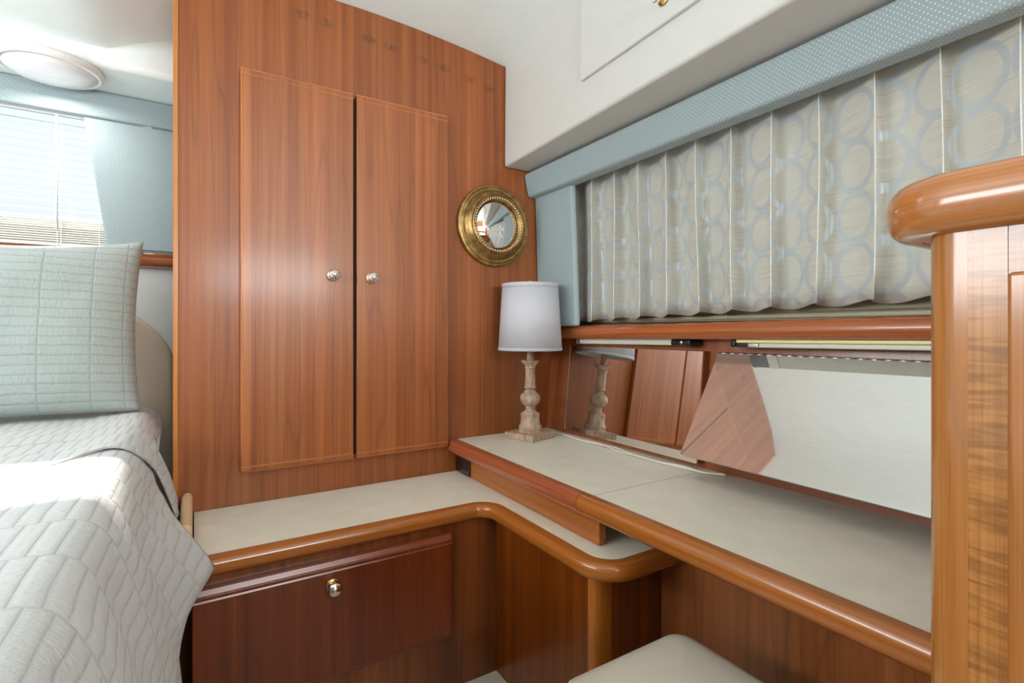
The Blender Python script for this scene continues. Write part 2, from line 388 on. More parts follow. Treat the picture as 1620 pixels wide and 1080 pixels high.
def prism(poly, z0, z1, bm=None):
    bm = bm or BM(); a = [bm.verts.new((x, y, z0)) for x, y in poly]; b = [bm.verts.new((x, y, z1)) for x, y in poly]
    bm.faces.new(a[::-1]); bm.faces.new(b); n = len(poly)
    for i in range(n): bm.faces.new((a[i], a[(i+1) % n], b[(i+1) % n], b[i]))
    return bm
def arc(cx, cy, r, a0, a1, n=8): return [(cx+r*math.cos(math.radians(a0+(a1-a0)*k/n)), cy+r*math.sin(math.radians(a0+(a1-a0)*k/n))) for k in range(n+1)]
def sph(c, r, bm=None, sx=1, sy=1, sz=1, u=12, v=8):
    bm = bm or BM()
    bmesh.ops.create_uvsphere(bm, u_segments=u, v_segments=v, radius=r, matrix=Matrix.Translation(c) @ Matrix.Diagonal((sx, sy, sz, 1)))
    return bm

YB = 1.60                                   # wardrobe front plane
FL = -H                                     # floor
def hx(y, z): return 1.150+.035*(1.6-y)+.08*(z+.374)     # inner skin of the hull side, leaning and flaring forward
def cz(x, y):
    c = 1.0-.116*(x-.38)**2 - (.45*(.1-x)**1.5 if x < .1 else 0)
    return max(c, .872)+.084*(1.6-y)*(1 if y < 1.6 else .3)

# ================================================================ room shell
struct('floor', box(-1.8, 1.35, -1.55, 2.45, FL-.04, FL), M['carpet'])
bm = BM(); xs = [-1.8+.075*i for i in range(43)]; ys = [-1.6, -.8, 0, .8, 1.6, 2.45]
g = [[bm.verts.new((x, y, cz(x, y))) for y in ys] for x in xs]
for i in range(len(xs)-1):
    for j in range(len(ys)-1): bm.faces.new((g[i][j], g[i][j+1], g[i+1][j+1], g[i+1][j]))
r = bmesh.ops.extrude_face_region(bm, geom=bm.faces[:])
for v in [e for e in r['geom'] if isinstance(e, bmesh.types.BMVert)]: v.co.z += .05
struct('ceiling', bm, M['ceil'], smooth=True, sharp=30)
# starboard hull side: lower veneer panel leaning outwards, with the opening of the locker behind the lifted mirror
def hpanel(y0, y1, z0, z1, bm, th=.02):
    return hexa([(hx(y1, z0), y1, z0), (hx(y0, z0), y0, z0), (hx(y0, z0)+th, y0, z0), (hx(y1, z0)+th, y1, z0)],
                [(hx(y1, z1), y1, z1), (hx(y0, z1), y0, z1), (hx(y0, z1)+th, y0, z1), (hx(y1, z1)+th, y1, z1)], bm)
bm = BM()
hpanel(.86, 1.6, -.40, .02, bm); hpanel(-.75, .86, -.40, -.335, bm); hpanel(-.75, .86, -.062, .02, bm); hpanel(-.75, .02, -.335, -.062, bm)
struct('wall_right_panel', bm, M['hull'])
struct('wall_right', box(1.30, 1.35, -1.55, 2.45, FL, 1.2), M['wallw'])
bm = BM(); box(-1.8, -.97, 2.30, 2.36, FL, 1.1, bm); box(-.12, 1.35, 2.30, 2.36, FL, 1.1, bm)
box(-.97, -.12, 2.30, 2.36, FL, .357, bm); box(-.97, -.12, 2.30, 2.36, .76, 1.1, bm)
struct('wall_head', bm, M['wallw'])
bm = BM(); box(-1.8, -1.75, -1.55, 2.45, FL, .12, bm); box(-1.8, -1.75, -1.55, 2.45, .66, 1.2, bm)
box(-1.8, -1.75, -1.55, 0.0, .12, .66, bm); box(-1.8, -1.75, 1.8, 2.45, .12, .66, bm)
struct('wall_left', bm, M['wallw'])
bm = BM(); box(-1.8, .05, -1.6, -1.55, FL, 1.3, bm); box(1.05, 1.35, -1.6, -1.55, FL, 1.3, bm)
box(.05, 1.05, -1.6, -1.55, FL, .22, bm); box(.05, 1.05, -1.6, -1.55, .68, 1.3, bm)
struct('wall_rear', bm, M['gold'])
# soffit over the bed head
struct('trim_1', box(-1.75, .25, 1.99, 2.298, .81, .99), M['ceil'], bevel=.022, seg=4)

# ================================================================ head window, blind, valance
def ring_frame(x0, x1, z0, z1, y0, y1, w_, bm=None):
    bm = bm or BM(); box(x0, x1, y0, y1, z0, z0+w_, bm); box(x0, x1, y0, y1, z1-w_, z1, bm)
    box(x0, x0+w_, y0, y1, z0+w_, z1-w_, bm); box(x1-w_, x1, y0, y1, z0+w_, z1-w_, bm); return bm
w2 = struct('window_1', ring_frame(-.97, -.12, .357, .76, 2.30, 2.35, .012), M['cream_frame'])
put('window_pane', box(-.96, -.13, 2.325, 2.329, .369, .748), M['glass'], w2)
bl = thing('venetian_blind', 'white slatted venetian blind in the window behind the bed', 'blind', (-.55, 2.255, .74))
put('head_rail', box(-.95, -.15, 2.235, 2.27, .725, .755), M['white_plastic'], bl)
zz = .715; bm = BM(); k = 0
while zz > .37:
    a = math.radians(14); hw = .0095
    dy, dz = hw*math.cos(a), hw*math.sin(a)
    prev = None
    for q in (-1, 0, 1):
        cur = [bm.verts.new((x, 2.252+dy*q, zz+dz*q+(.0015 if q == 0 else 0))) for x in (-.945, -.155)]
        if prev: bm.faces.new((prev[0], prev[1], cur[1], cur[0]))
        prev = cur
    zz -= .0262
put('slats', bm, M['slat'], bl, solid=.0008, recalc=False)
bm = BM(); zz = .362
while zz > .292: box(-.945, -.155, 2.240, 2.264, zz, zz+.004, bm); zz -= .0075
put('gathered_slats', bm, M['cream_frame'], bl)
put('bottom_rail', box(-.945, -.155, 2.238, 2.266, .279, .290), M['white_plastic'], bl, bevel=.004)
for x in (-.86, -.375, -.275, -.385): put('ladder_cord', tube([(x, 2.236, .72), (x, 2.234, .5), (x, 2.236, .27)], .0012, BM(), 5), M['white_plastic'], bl)
put('tilt_wand', tube([(-.385, 2.222, .71), (-.383, 2.218, .33)], .0035), M['white_plastic'], bl, smooth=True)
# blue fabric cornice and side panel
vb = BM(); hexa([(-1.3, 2.20, .717), (.15, 2.20, .717), (.15, 2.222, .717), (-1.3, 2.222, .717)], [(-1.3, 2.205, .809), (.15, 2.205, .809), (.15, 2.222, .809), (-1.3, 2.222, .809)], vb)
boxuv(vb); tag(put('valance', vb, M['blue'], bevel=.008, seg=3), 'pale blue dotted fabric valance above the window behind the bed', 'valance')
vb = hexa([(-.252, 2.21, .279), (.15, 2.21, .279), (.15, 2.232, .279), (-.252, 2.232, .279)], [(-.315, 2.212, .716), (.15, 2.212, .716), (.15, 2.232, .716), (-.315, 2.232, .716)])
boxuv(vb); tag(put('fabric_side_panel', vb, M['blue'], bevel=.006, seg=2), 'pale blue dotted fabric panel right of the blind behind the bed', 'curtain')
P_ = [(-1.7, 2.25, .277), (.15, 2.25, .277)]
struct('trim_2', sweep(P_[:], [(-.05, 0), (.0, 0), (.014, -.006), (.020, -.025), (.014, -.044), (0, -.05), (-.05, -.05)]), M['rail'], smooth=True, sharp=50)
# round ceiling light
cl = thing('ceiling_light', 'round white ceiling light over the bed head', 'ceiling light', (-.372, 2.075, .81))
put('light_rim', lathe([(.128, 0), (.130, -.010), (.124, -.020), (.114, -.022), (.112, -.012)], (-.372, 2.075, .812), seg=48), M['white_plastic'], cl, smooth=True)
put('lens', lathe([(.112, -.012), (.110, -.022), (.085, -.034), (.05, -.040), (.001, -.042)], (-.372, 2.075, .812), seg=48), M['lens'], cl, smooth=True)
ll = light('ceiling_light_glow', 'AREA', (-.372, 2.075, .762), 1.2, (1, .97, .92), (.16, .16), (0, 0, -1))
ll.data.shape = 'DISK'

# ================================================================ wardrobe
wd = thing('wardrobe', 'tall built-in teak wardrobe with two doors beside the bed', 'wardrobe', (.55, 1.9, FL))
bm = BM()
# front skin follows the sloping ceiling; closed box behind it
xs = [-.045+.067*i for i in range(21)]
bot = [[bm.verts.new((x, y, FL+.001)) for x in xs] for y in (1.6, 1.62)]; topv = [[bm.verts.new((x, y, cz(x, 1.61)-.001)) for x in xs] for y in (1.6, 1.62)]
for i in range(20):
    bm.faces.new((bot[0][i], bot[0][i+1], topv[0][i+1], topv[0][i])); bm.faces.new((bot[1][i+1], bot[1][i], topv[1][i], topv[1][i+1]))
    bm.faces.new((topv[0][i], topv[0][i+1], topv[1][i+1], topv[1][i])); bm.faces.new((bot[0][i+1], bot[0][i], bot[1][i], bot[1][i+1]))
bm.faces.new((bot[0][0], topv[0][0], topv[1][0], bot[1][0])); bm.faces.new((bot[0][20], bot[1][20], topv[1][20], topv[0][20]))
put('front_panel', bm, M['bulkhead'], wd)
put('side_panel', box(-.045, -.025, 1.621, 1.985, FL+.001, .965), M['bulkhead'], wd)
def knob_parts(door, c, ax, s=1., rose='brass'):
    """turned metal knob on a brass rose; ax: the way it points out"""
    put('rosette', lathe([(.0165*s, 0), (.0175*s, .002), (.0165*s, .004), (.012*s, .0055), (.0075*s, .006)], c, ax, 28), M[rose], door, smooth=True)
    return put('knob', lathe([(.0075*s, .005), (.0065*s, .009), (.0085*s, .013), (.0135*s, .016), (.0158*s, .020), (.0160*s, .024), (.0145*s, .028), (.011*s, .030), (.0085*s, .0305), (.007*s, .0325), (.001, .0335)], c, ax, 32), M['nickel'], door, smooth=True)
def wdoor(x0, x1, kx, kz, tilt):
    z0, z1 = -.388, .717; y0 = 1.578
    bm = box(x0, x1, y0, 1.5985, z0, z1)
    d = put('door', bm, M['door'], wd, bevel=.003)
    put('top_lipping', hexa([(x0+.001, y0-.001, z1-.016), (x1-.001, y0-.001, z1-.016), (x1-.001, y0+.004, z1-.016), (x0+.001, y0+.004, z1-.016)],
                            [(x0+.001, y0+.006, z1+.0045), (x1-.001, y0+.006, z1+.0045), (x1-.001, 1.5985, z1+.0045), (x0+.001, 1.5985, z1+.0045)]), M['lip_x'], d)
    put('bottom_lipping', hexa([(x0+.001, y0+.006, z0-.0045), (x1-.001, y0+.006, z0-.0045), (x1-.001, 1.5985, z0-.0045), (x0+.001, 1.5985, z0-.0045)],
                               [(x0+.001, y0-.0012, z0+.014), (x1-.001, y0-.0012, z0+.014), (x1-.001, y0+.004, z0+.014), (x0+.001, y0+.004, z0+.014)]), M['lip_x'], d)
    knob_parts(d, (kx, y0, kz), 'y', 1., 'champagne')
    return d
wdoor(.108, .4125, .352, .163, 0); wdoor(.4225, .728, .468, .161, 0)
put('edge_lipping', box(-.0465, -.036, 1.5965, 1.5998, FL+.001, .995), M['post'], wd)
put('door_gap', box(.4127, .4223, 1.592, 1.5995, -.38, .71), M['dark'], wd)

# ================================================================ low cabinet with drop-front door
NZ = -.483
lc = thing('low_cabinet', 'low dark teak cabinet with a drop-front door between bed and vanity', 'cabinet', (.4, 1.4, FL))
bm = box(.0, .93, 1.258, 1.598, FL, NZ-.036)
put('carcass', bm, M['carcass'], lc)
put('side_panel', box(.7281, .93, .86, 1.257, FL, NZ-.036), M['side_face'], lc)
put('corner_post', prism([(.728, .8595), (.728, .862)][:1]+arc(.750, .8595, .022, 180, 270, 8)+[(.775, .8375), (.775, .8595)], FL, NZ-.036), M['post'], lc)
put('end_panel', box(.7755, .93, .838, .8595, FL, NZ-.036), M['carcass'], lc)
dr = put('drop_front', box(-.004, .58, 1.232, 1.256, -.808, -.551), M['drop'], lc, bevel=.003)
put('top_lipping', hexa([(-.003, 1.2305, -.563), (.579, 1.2305, -.563), (.579, 1.236, -.563), (-.003, 1.236, -.563)], [(-.003, 1.240, -.541), (.579, 1.240, -.541), (.579, 1.256, -.541), (-.003, 1.256, -.541)]), M['drop_lip'], dr)
put('bottom_lipping', hexa([(-.003, 1.238, -.812), (.579, 1.238, -.812), (.579, 1.256, -.812), (-.003, 1.256, -.812)], [(-.003, 1.2305, -.800), (.579, 1.2305, -.800), (.579, 1.236, -.800), (-.003, 1.236, -.800)]), M['drop_lip'], dr)
knob_parts(dr, (.274, 1.232, -.594), 'y', 1.0)
# L-shaped ledge top with nosing
lt = thing('ledge_top', 'L-shaped beige laminate ledge top with rounded teak nosing', 'countertop', (.4, 1.4, NZ))
edge = [(0, 1.275)]+arc(.65, 1.205, .070, 90, 0, 10)+[(.72, .9)]+arc(.775, .85, .055, 180, 270, 10)+[(.93, .795)]
put('laminate', prism([(0, 1.598)]+edge+[(.93, 1.598)], NZ-.035, NZ), M['laminate'], lt)
put('nosing', sweep([(x, y, NZ+.0015) for x, y in [(.004, 1.275)]+edge[1:]], nose_prof(.034, .0375)), M['nose'], lt, smooth=True, sharp=50)

# ================================================================ vanity
CZ = -.374
vc = thing('vanity_cabinet', 'teak vanity carcass with riser board and kneehole panel below the counter', 'cabinet', (.9, .8, FL))
put('riser_board', box(.768, .788, .868, 1.598, NZ+.001, CZ-.041), M['side_y'], vc, bevel=.0015)
put('riser_back', box(.90, .93, .97, 1.10, NZ+.001, CZ-.041), M['carcass'], vc)
put('kneehole_panel', box(.934, .954, .245, 1.598, FL, CZ-.041), M['knee'], vc)
ct = thing('vanity_counter', 'long beige laminate vanity counter with rounded teak front nosing', 'countertop', (.95, .8, CZ))
bm = BM(); poly = [(.765, 1.598), (.765, .24), (hx(.24, CZ)-.001, .24), (hx(1.598, CZ)-.001, 1.598)]
prism(poly, CZ-.04, CZ, bm)
put('laminate', bm, M['laminate'], ct)
pr = nose_prof(.032, .044)
put('wall_end_nosing', sweep([(.765, 1.598, CZ+.0015), (.765, 1.5505, CZ+.0015)], pr), M['nose_red'], ct, smooth=True, sharp=50)
put('red_nosing', sweep([(.765, 1.5498, CZ+.0015), (.765, 1.2, CZ+.0015), (.765, .9075, CZ+.0015)], pr), M['nose_red'], ct, smooth=True, sharp=50, label='redder length of front nosing')
put('golden_nosing', sweep([(.765, .9060, CZ+.0015), (.767, .6, CZ+.0015), (.770, .243, CZ+.0015)], pr), M['nose'], ct, smooth=True, sharp=50, label='golden length of front nosing')
bm = box(.765, 1.12, .886, .8868, CZ, CZ+.0003); hexa([(1.104, 1.46, CZ), (1.1225, .885, CZ), (1.1237, .885, CZ), (1.1055, 1.46, CZ)], [(1.104, 1.46, CZ+.0004), (1.1225, .885, CZ+.0004), (1.1237, .885, CZ+.0004), (1.1055, 1.46, CZ+.0004)], bm)
put('lid_seam', bm, plain('seam_line', srgb(132, 120, 98), .6), ct)
# power outlet
ol = thing('power_outlet', 'dark brown outlet plate on the vanity riser in the corner', 'outlet', (.766, 1.545, -.45))
put('plate', box(.761, .768, 1.492, 1.592, -.480, -.416), M['brown_plastic'], ol, bevel=.002)
for y in (1.515, 1.567): put('socket_face', box(.7592, .7612, y-.014, y+.014, -.464, -.432), M['black'], ol, bevel=.002)

# ================================================================ hull-side mirrors
def hp(y, z, off=.0): return (1.1505+.09*(z+.358)-off+.0, y, z)
m1 = thing('flat_mirror', 'flat frameless mirror on the wall behind the table lamp', 'mirror', (1.16, 1.2, -.356))
def slab(c4, th, nrm, bm=None):
    n = Vector(nrm)*th
    return hexa([c4[0], c4[1], Vector(c4[1])+n, Vector(c4[0])+n], [c4[3], c4[2], Vector(c4[2])+n, Vector(c4[3])+n], bm)
y0, y1, za, zb = .905, 1.478, -.358, -.058
put('mirror_pane', slab([hp(y1, za, .007), hp(y0, za, .007), hp(y0, zb, .007), hp(y1, zb, .007)], .0062, (1, 0, 0)), M['mirror'], m1)
put('backing_board', hexa([(1.1497, y1, za), (1.1497, y0, za), (hx(y0, za)-.0005, y0, za), (hx(y1, za)-.0005, y1, za)], [(1.1497+.09*.30, y1, zb), (1.1497+.09*.30, y0, zb), (hx(y0, zb)-.0005, y0, zb), (hx(y1, zb)-.0005, y1, zb)]), M['hull'], m1)
put('edge_strip', slab([hp(y1+.005, za, .0075), hp(y1, za, .0075), hp(y1, zb, .0075), hp(y1+.005, zb, .0075)], .007, (1, 0, 0)), M['alu'], m1)
m2 = thing('lift_up_mirror', 'large hinged mirror propped open above the vanity counter', 'mirror', (1.203, .45, -.06))
Y0, Y1 = .262, .872
def lift(y, s):    # s: 0 at hinge, 1 at the free lower edge
    xt = 1.190
    return Vector((xt-.150*s, y, -.062-.250*s))
put('mirror_pane', slab([lift(Y1, 1), lift(Y0, 1), lift(Y0, .0), lift(Y1, .0)], .006, (.857, 0, -.514)), M['mirror_dusty'], m2)
put('backing_board', slab([lift(Y1-.002, .995)+Vector((.0058, 0, -.0031)), lift(Y0, .995)+Vector((.0058, 0, -.0031)), lift(Y0, .005)+Vector((.0058, 0, -.0031)), lift(Y1-.002, .005)+Vector((.0058, 0, -.0031))], .010, (.857, 0, -.514)), M['hull'], m2)
bm = BM(); n = 24
for k in range(n):
    a = Y1-(Y1-Y0)*k/n; b = a-(Y1-Y0)/n+.002
    tube([(1.193, a, -.0615), (1.193, b, -.0615)], .0030, bm, 8)
put('piano_hinge', bm, M['steel'], m2, smooth=True)
# shallow locker behind it
bm = BM(); box(1.272, 1.29, 0, .88, -.39, -.03, bm); box(1.16, 1.29, .862, .88, -.39, -.03, bm)
for v in bm.verts:
    if v.co.x < 1.2: v.co.x = 1.205
struct('wall_right_recess', bm, M['carcass'])
struct('trim_4', hpanel(.02, .862, -.373, -.336, BM(), .05), M['hull_y'])

# sill rail: slight sheer, rises towards the camera
def rz(y): return .0115+.0125*(1.6-y)
P_ = [(1.132, y, rz(y)) for y in (1.598, 1.3, 1.0, .7, .4, .1, -.4)]
struct('trim_3', sweep(P_, [(-.15, -.002), (-.01, 0), (-.003, -.002), (.005, -.010), (.008, -.022), (.006, -.034), (-.002, -.043), (-.012, -.045), (-.118, -.045), (-.118, -.020), (-.15, -.018)][::1]), M['rail'], smooth=True, sharp=50)
# slim under-rail lamps
def strip(name, label, y_far, y_near, flip):
    s = thing(name, label, 'light fixture', (1.17, (y_far+y_near)/2, -.04), 'slim tube lights under the sill rail')
    def seg(a, b, xf, z0, z1, back=.0):
        ra, rb = rz(a)-.0455, rz(b)-.0455
        return hexa([(xf, a, ra+z0), (xf, b, rb+z0), (hx(b, rb+z0)-back-.001, b, rb+z0), (hx(a, ra+z0)-back-.001, a, ra+z0)],
                    [(xf, a, ra+z1), (xf, b, rb+z1), (hx(b, rb+z1)-back-.001, b, rb+z1), (hx(a, ra+z1)-back-.001, a, ra+z1)])
    if not flip:
        put('tube_lens', seg(y_far-.04, y_near+.07, 1.150, -.0165, 0), M['tube'], s, bevel=.004, seg=3)
        put('metal_collar', seg(y_far-.012, y_far-.04, 1.149, -.0165, 0), M['alu'], s, bevel=.003)
        put('end_cap', seg(y_far, y_far-.0115, 1.150, -.015, 0), M['black'], s, bevel=.004)
        put('switch_housing', seg(y_near+.0695, y_near, 1.143, -.018, 0), M['black'], s, bevel=.007, seg=4)
        put('switch', sph((1.143, y_near+.03, rz(y_near)-.054), .0055, sx=.5), M['chrome'], s, smooth=True)
    else:
        put('tube_lens', seg(y_far-.075, y_near, 1.140, -.0185, -.0085), M['tube'], s, bevel=.003, seg=3)
        put('yellow_lens', seg(y_far-.0145, y_near, 1.141, -.008, 0), M['yellow'], s, bevel=.002, label='yellowed upper lens')
        put('metal_collar', seg(y_far-.0465, y_far-.0745, 1.139, -.0185, -.0085), M['chrome'], s, bevel=.002)
        put('end_cap', seg(y_far, y_far-.014, 1.139, -.019, 0), M['black'], s, bevel=.004, seg=3)
        put('switch_housing', seg(y_far-.0145, y_far-.046, 1.141, -.0185, -.0085), M['black'], s, bevel=.002)
    return s
strip('tube_light', 'short slim tube light above the mirror behind the lamp', 1.435, .925, False)
strip('tube_light', 'long slim tube light with yellowed lens above the propped-open mirror', .800, .262, True)

# ================================================================ table lamp
LX, LY = .996, 1.484
lamp = thing('table_lamp', 'table lamp with turned weathered wood base and white drum shade', 'lamp', (LX, LY, CZ))
bm = box(-.0625, .0625, -.0625, .0625, 0, .021)
bmesh.ops.rotate(bm, verts=bm.verts, cent=(0, 0, 0), matrix=Matrix.Rotation(math.radians(16), 3, 'Z')); bmesh.ops.translate(bm, verts=bm.verts, vec=(LX, LY, CZ+.0005))
put('plinth', bm, M['lampwood'], lamp, bevel=.0015)
def vz(v): return -(v-522)/810*1.785
prof = [(.040, 685.5), (.041, 682), (.0385, 679), (.0395, 677), (.0405, 674.5), (.037, 672), (.034, 669), (.0325, 661), (.0325, 656.5), (.034, 655), (.0325, 653.5), (.028, 652), (.021, 650), (.017, 647), (.0155, 645), (.0185, 643.8), (.0168, 642), (.026, 639), (.032, 635.5), (.0352, 631), (.0345, 626.5), (.030, 622.5), (.023, 620.3), (.0205, 619.5), (.021, 618), (.016, 617), (.0145, 615.5), (.0185, 614.2), (.0215, 613), (.0195, 611.3), (.0185, 607), (.0162, 584), (.0162, 583), (.0195, 582), (.0185, 580.5), (.0175, 578.5), (.021, 577), (.0275, 573.5), (.0315, 571.5), (.0315, 570), (.026, 569)]
put('turned_column', lathe([(r, vz(v)) for r, v in prof], (LX, LY, 0), seg=40), M['lampwood'], lamp, smooth=True, sharp=45)
put('neck', lathe([(.012, vz(569.5)), (.0118, vz(548)), (.012, vz(546))], (LX, LY, 0), seg=24), M['lampwood'], lamp, smooth=True, sharp=45)
put('socket', lathe([(.016, vz(550)), (.020, vz(548)), (.020, vz(528)), (.016, vz(526))], (LX, LY, 0), seg=24), M['black'], lamp, smooth=True)
put('bulb', lathe([(.012, vz(526)), (.016, vz(518)), (.028, vz(505)), (.030, vz(497)), (.022, vz(487)), (.001, vz(483))], (LX, LY, 0), seg=20), M['lens'], lamp, smooth=True)
sh = put('lamp_shade', lathe([(.1105, vz(553.5)), (.0965, vz(449.5))], (LX, LY, 0), seg=64, capt=False), M['shade'], lamp, smooth=True, solid=.0016)
for pr_ in ([(.1112, vz(553.8)), (.1108, vz(549))], [(.0982, vz(456)), (.0974, vz(449.2))]): put('trim_band', lathe(pr_, (LX, LY, 0), seg=64, capt=False), M['shade'], sh, smooth=True, solid=.0018)
bm = BM()
for k in range(3):
    a = k*2*math.pi/3; tube([(LX, LY, vz(452)), (LX+.096*math.cos(a), LY+.096*math.sin(a), vz(451))], .0012, bm, 6)
tube([(LX-.012, LY, vz(546)), (LX-.045, LY, vz(500)), (LX-.006, LY, vz(454))], .0014, bm, 6); tube([(LX+.012, LY, vz(546)), (LX+.045, LY, vz(500)), (LX+.006, LY, vz(454))], .0014, bm, 6)
put('harp', bm, M['brass'], lamp, smooth=True)
put('finial', lathe([(.006, vz(453)), (.0075, vz(450)), (.011, vz(447.5)), (.006, vz(444.5)), (.001, vz(443.5))], (LX, LY, 0), seg=16), M['lampwood'], lamp, smooth=True, sharp=45)
# cord along the counter back
bm = BM()
zc = CZ+.0035
c1 = [(1.058, 1.515, zc), (1.085, 1.508, zc), (1.108, 1.46, zc), (1.106, 1.36, zc), (1.112, 1.27, zc), (1.128, 1.20, zc), (1.112, 1.12, zc), (1.108, 1.04, zc), (1.112, .96, zc), (1.122, .90, zc), (1.126, .87, zc+.0), (1.15, .82, zc+.002)]
c2 = [(1.085, 1.506, zc), (1.112, 1.45, zc), (1.111, 1.35, zc), (1.117, 1.25, zc+.002), (1.105, 1.17, zc), (1.106, 1.08, zc+.001), (1.114, 1.0, zc), (1.118, .93, zc+.004), (1.132, .87, zc), (1.155, .825, zc+.002)]
tube(smooth_path(c1), .0027, bm); tube(smooth_path(c2), .0023, bm)
tag(put('lamp_cord', bm, M['cord'], smooth=True), 'white electric cord running from the lamp along the counter back', 'cord')

# ================================================================ round convex mirror
cm = thing('convex_mirror', 'small round convex mirror in an antique gold beaded frame', 'mirror', (.905, 1.598, .372))
c = (.912, 1.5985, .372); R0 = .143
prof = [(R0-.004, 0), (R0+.001, .005), (R0+.002, .011), (R0-.001, .016), (R0-.005, .017), (R0-.007, .0155), (R0-.010, .019), (R0-.014, .0215), (R0-.018, .021), (R0-.0195, .0185), (R0-.022, .021), (R0-.027, .031), (R0-.033, .040), (R0-.0365, .0425), (R0-.0385, .040), (R0-.041, .0445), (R0-.0435, .0455), (R0-.046, .042), (R0-.053, .0345), (R0-.0555, .032), (R0-.0565, .026)]
fr = put('frame', lathe(prof, c, 'y', 72), M['antique'], cm, smooth=True, sharp=38)
bm = BM()
for k in range(58):
    a = 2*math.pi*k/58; sph((c[0]+.0935*math.cos(a), c[1]-.0425, c[2]+.0935*math.sin(a)), .0037, bm, u=8, v=6)
put('beading', bm, M['bead'], fr, smooth=True)
gp = []; rg = .0865; bulge = .016
for k in range(13): r = rg*(1-k/12.); gp.append((max(r, .0005), .0275+bulge*(1-(r/rg)**2)))
put('convex_glass', lathe(gp, c, 'y', 64), M['mirror'], cm, smooth=True)

# ================================================================ starboard window: cornice, side panel, curtain, blind
def vx(y): return .0
vb = sweep([(1.058, 1.598, .578), (1.058, -.5, .578)], [(.012, 0), (.0125, -.006), (.004, -.05), (-.003, -.076), (-.008, -.083), (-.050, -.085), (-.052, -.07), (-.07, -.004), (-.06, .002), (.006, .003)])
tag(put('valance', vb, M['blue'], smooth=False, bevel=.006, seg=3), 'long pale blue dotted fabric valance above the patterned curtain', 'valance')
vb = hexa([(1.108, 1.598, .014), (1.108, 1.372, .014), (1.128, 1.368, .014), (1.128, 1.598, .014)], [(1.092, 1.598, .50), (1.092, 1.378, .50), (1.112, 1.374, .50), (1.112, 1.598, .50)])
boxuv(vb); tag(put('fabric_side_panel', vb, M['blue'], bevel=.008, seg=3), 'pale blue dotted fabric panel between lamp and patterned curtain', 'curtain')
# curtain cross-section: saw-toothed pinch pleats, ridges every 105 mm
pts = []; ridge = 1.425; px_, = (0,)
def pleat(k):
    yr = 1.425-.105*k; j = random.Random(k); dj = j.uniform(-.004, .004)
    return [(1.146, yr+.010), (1.168, yr+.009), (1.180, yr-.002), (1.178, yr-.018), (1.166, yr-.042+dj), (1.153, yr-.066+dj), (1.140, yr-.088), (1.130, yr-.1035), (1.1285, yr-.1055), (1.131, yr-.1055)]
path = []
for k in range(15): path += pleat(k)
sp_ = smooth_path([(x, y, 0) for x, y in path], 3)
bm = BM(); uv = bm.loops.layers.uv.verify(); rows = 16; cols = []; L = 0
for i, p in enumerate(sp_):
    if i: L += (sp_[i]-sp_[i-1]).length
    zb = .030+.030*(1.42-p.y)/1.03 + .004*math.sin(L*37)
    col = []
    for j in range(rows+1):
        f = j/rows; z = .565+(zb-.565)*f
        amp = .80+.25*f+.05*math.sin(p.y*23+f*3)
        x = 1.150+(p.x-1.150)*amp + .002*math.sin(f*6+p.y*31)
        yy = p.y+.006*math.sin(f*2.4+p.y*9)*f
        col.append((bm.verts.new((x+.010*f, yy, z)), (L, z)))
    cols.append(col)
for i in range(len(cols)-1):
    for j in range(rows):
        q = (cols[i][j], cols[i+1][j], cols[i+1][j+1], cols[i][j+1])
        f = bm.faces.new([a[0] for a in q])
        for l, a in zip(f.loops, q): l[uv].uv = a[1]
cu_ = tag(put('pleated_curtain', bm, M['curtain'], smooth=True, solid=.0012, recalc=False), 'cream pleated curtain with silvery blue rings across the window', 'curtain')
# window frame and beige blind behind the curtain
wf = BM(); box(1.240, 1.262, -.3, 1.56, .022, .055, wf); box(1.240, 1.262, -.3, 1.56, .55, .60, wf); box(1.235, 1.262, 1.53, 1.56, .055, .55, wf); box(1.235, 1.262, -.3, -.27, .055, .55, wf)
w1 = struct('window_2', wf, M['olive']); put('window_pane', box(1.262, 1.266, -.28, 1.54, .05, .56), M['black'], w1)
b2 = thing('venetian_blind', 'closed beige venetian blind showing below the patterned curtain', 'blind', (1.21, .6, .3))
bm = BM(); zz = .54
while zz > .045:
    hexa([(1.216, -.3, zz-.021), (1.216, 1.52, zz-.021), (1.218, 1.52, zz-.021), (1.218, -.3, zz-.021)], [(1.228, -.3, zz), (1.228, 1.52, zz), (1.230, 1.52, zz), (1.230, -.3, zz)], bm); zz -= .019
put('slats', bm, M['olslat'], b2)
put('bottom_rail', box(1.210, 1.234, -.3, 1.52, .0285, .040), M['olslat'], b2, bevel=.003)
for y in (1.30, 1.28, .86): put('ladder_cord', tube([(1.208, y, .54), (1.207, y, .030)], .0009, BM(), 5), M['cord'], b2)

# ================================================================ overhead locker (padded soffit)
def sx(y): return .958-.045*(1.6-y)
ol_ = thing('overhead_locker', 'long cream vinyl overhead locker above the curtain', 'cabinet', (1.1, .6, .6))
bm = BM(); ya, yb = 1.598, -1.5
hexa([(sx(ya), ya, .592), (sx(yb), yb, .592), (1.298, yb, .588), (1.298, ya, .588)], [(sx(ya)+.003, ya, cz(.97, ya)+.01), (sx(yb)+.003, yb, cz(.9, yb)+.01), (1.298, yb, cz(1.298, yb)+.005), (1.298, ya, cz(1.298, ya)+.005)], bm)
put('body', bm, M['vinyl'], ol_, bevel=.010, seg=4)
pz = .703
pb = hexa([(sx(1.128)-.010, 1.128, pz), (sx(.5)-.010, .50, pz), (sx(.5)+.002, .50, pz), (sx(1.128)+.002, 1.128, pz)], [(sx(1.128)-.008, 1.128, .955), (sx(.5)-.008, .50, .955), (sx(.5)+.003, .50, .955), (sx(1.128)+.003, 1.128, .955)])
lk = put('locker_door', pb, M['vinyl'], ol_, bevel=.004, seg=3)
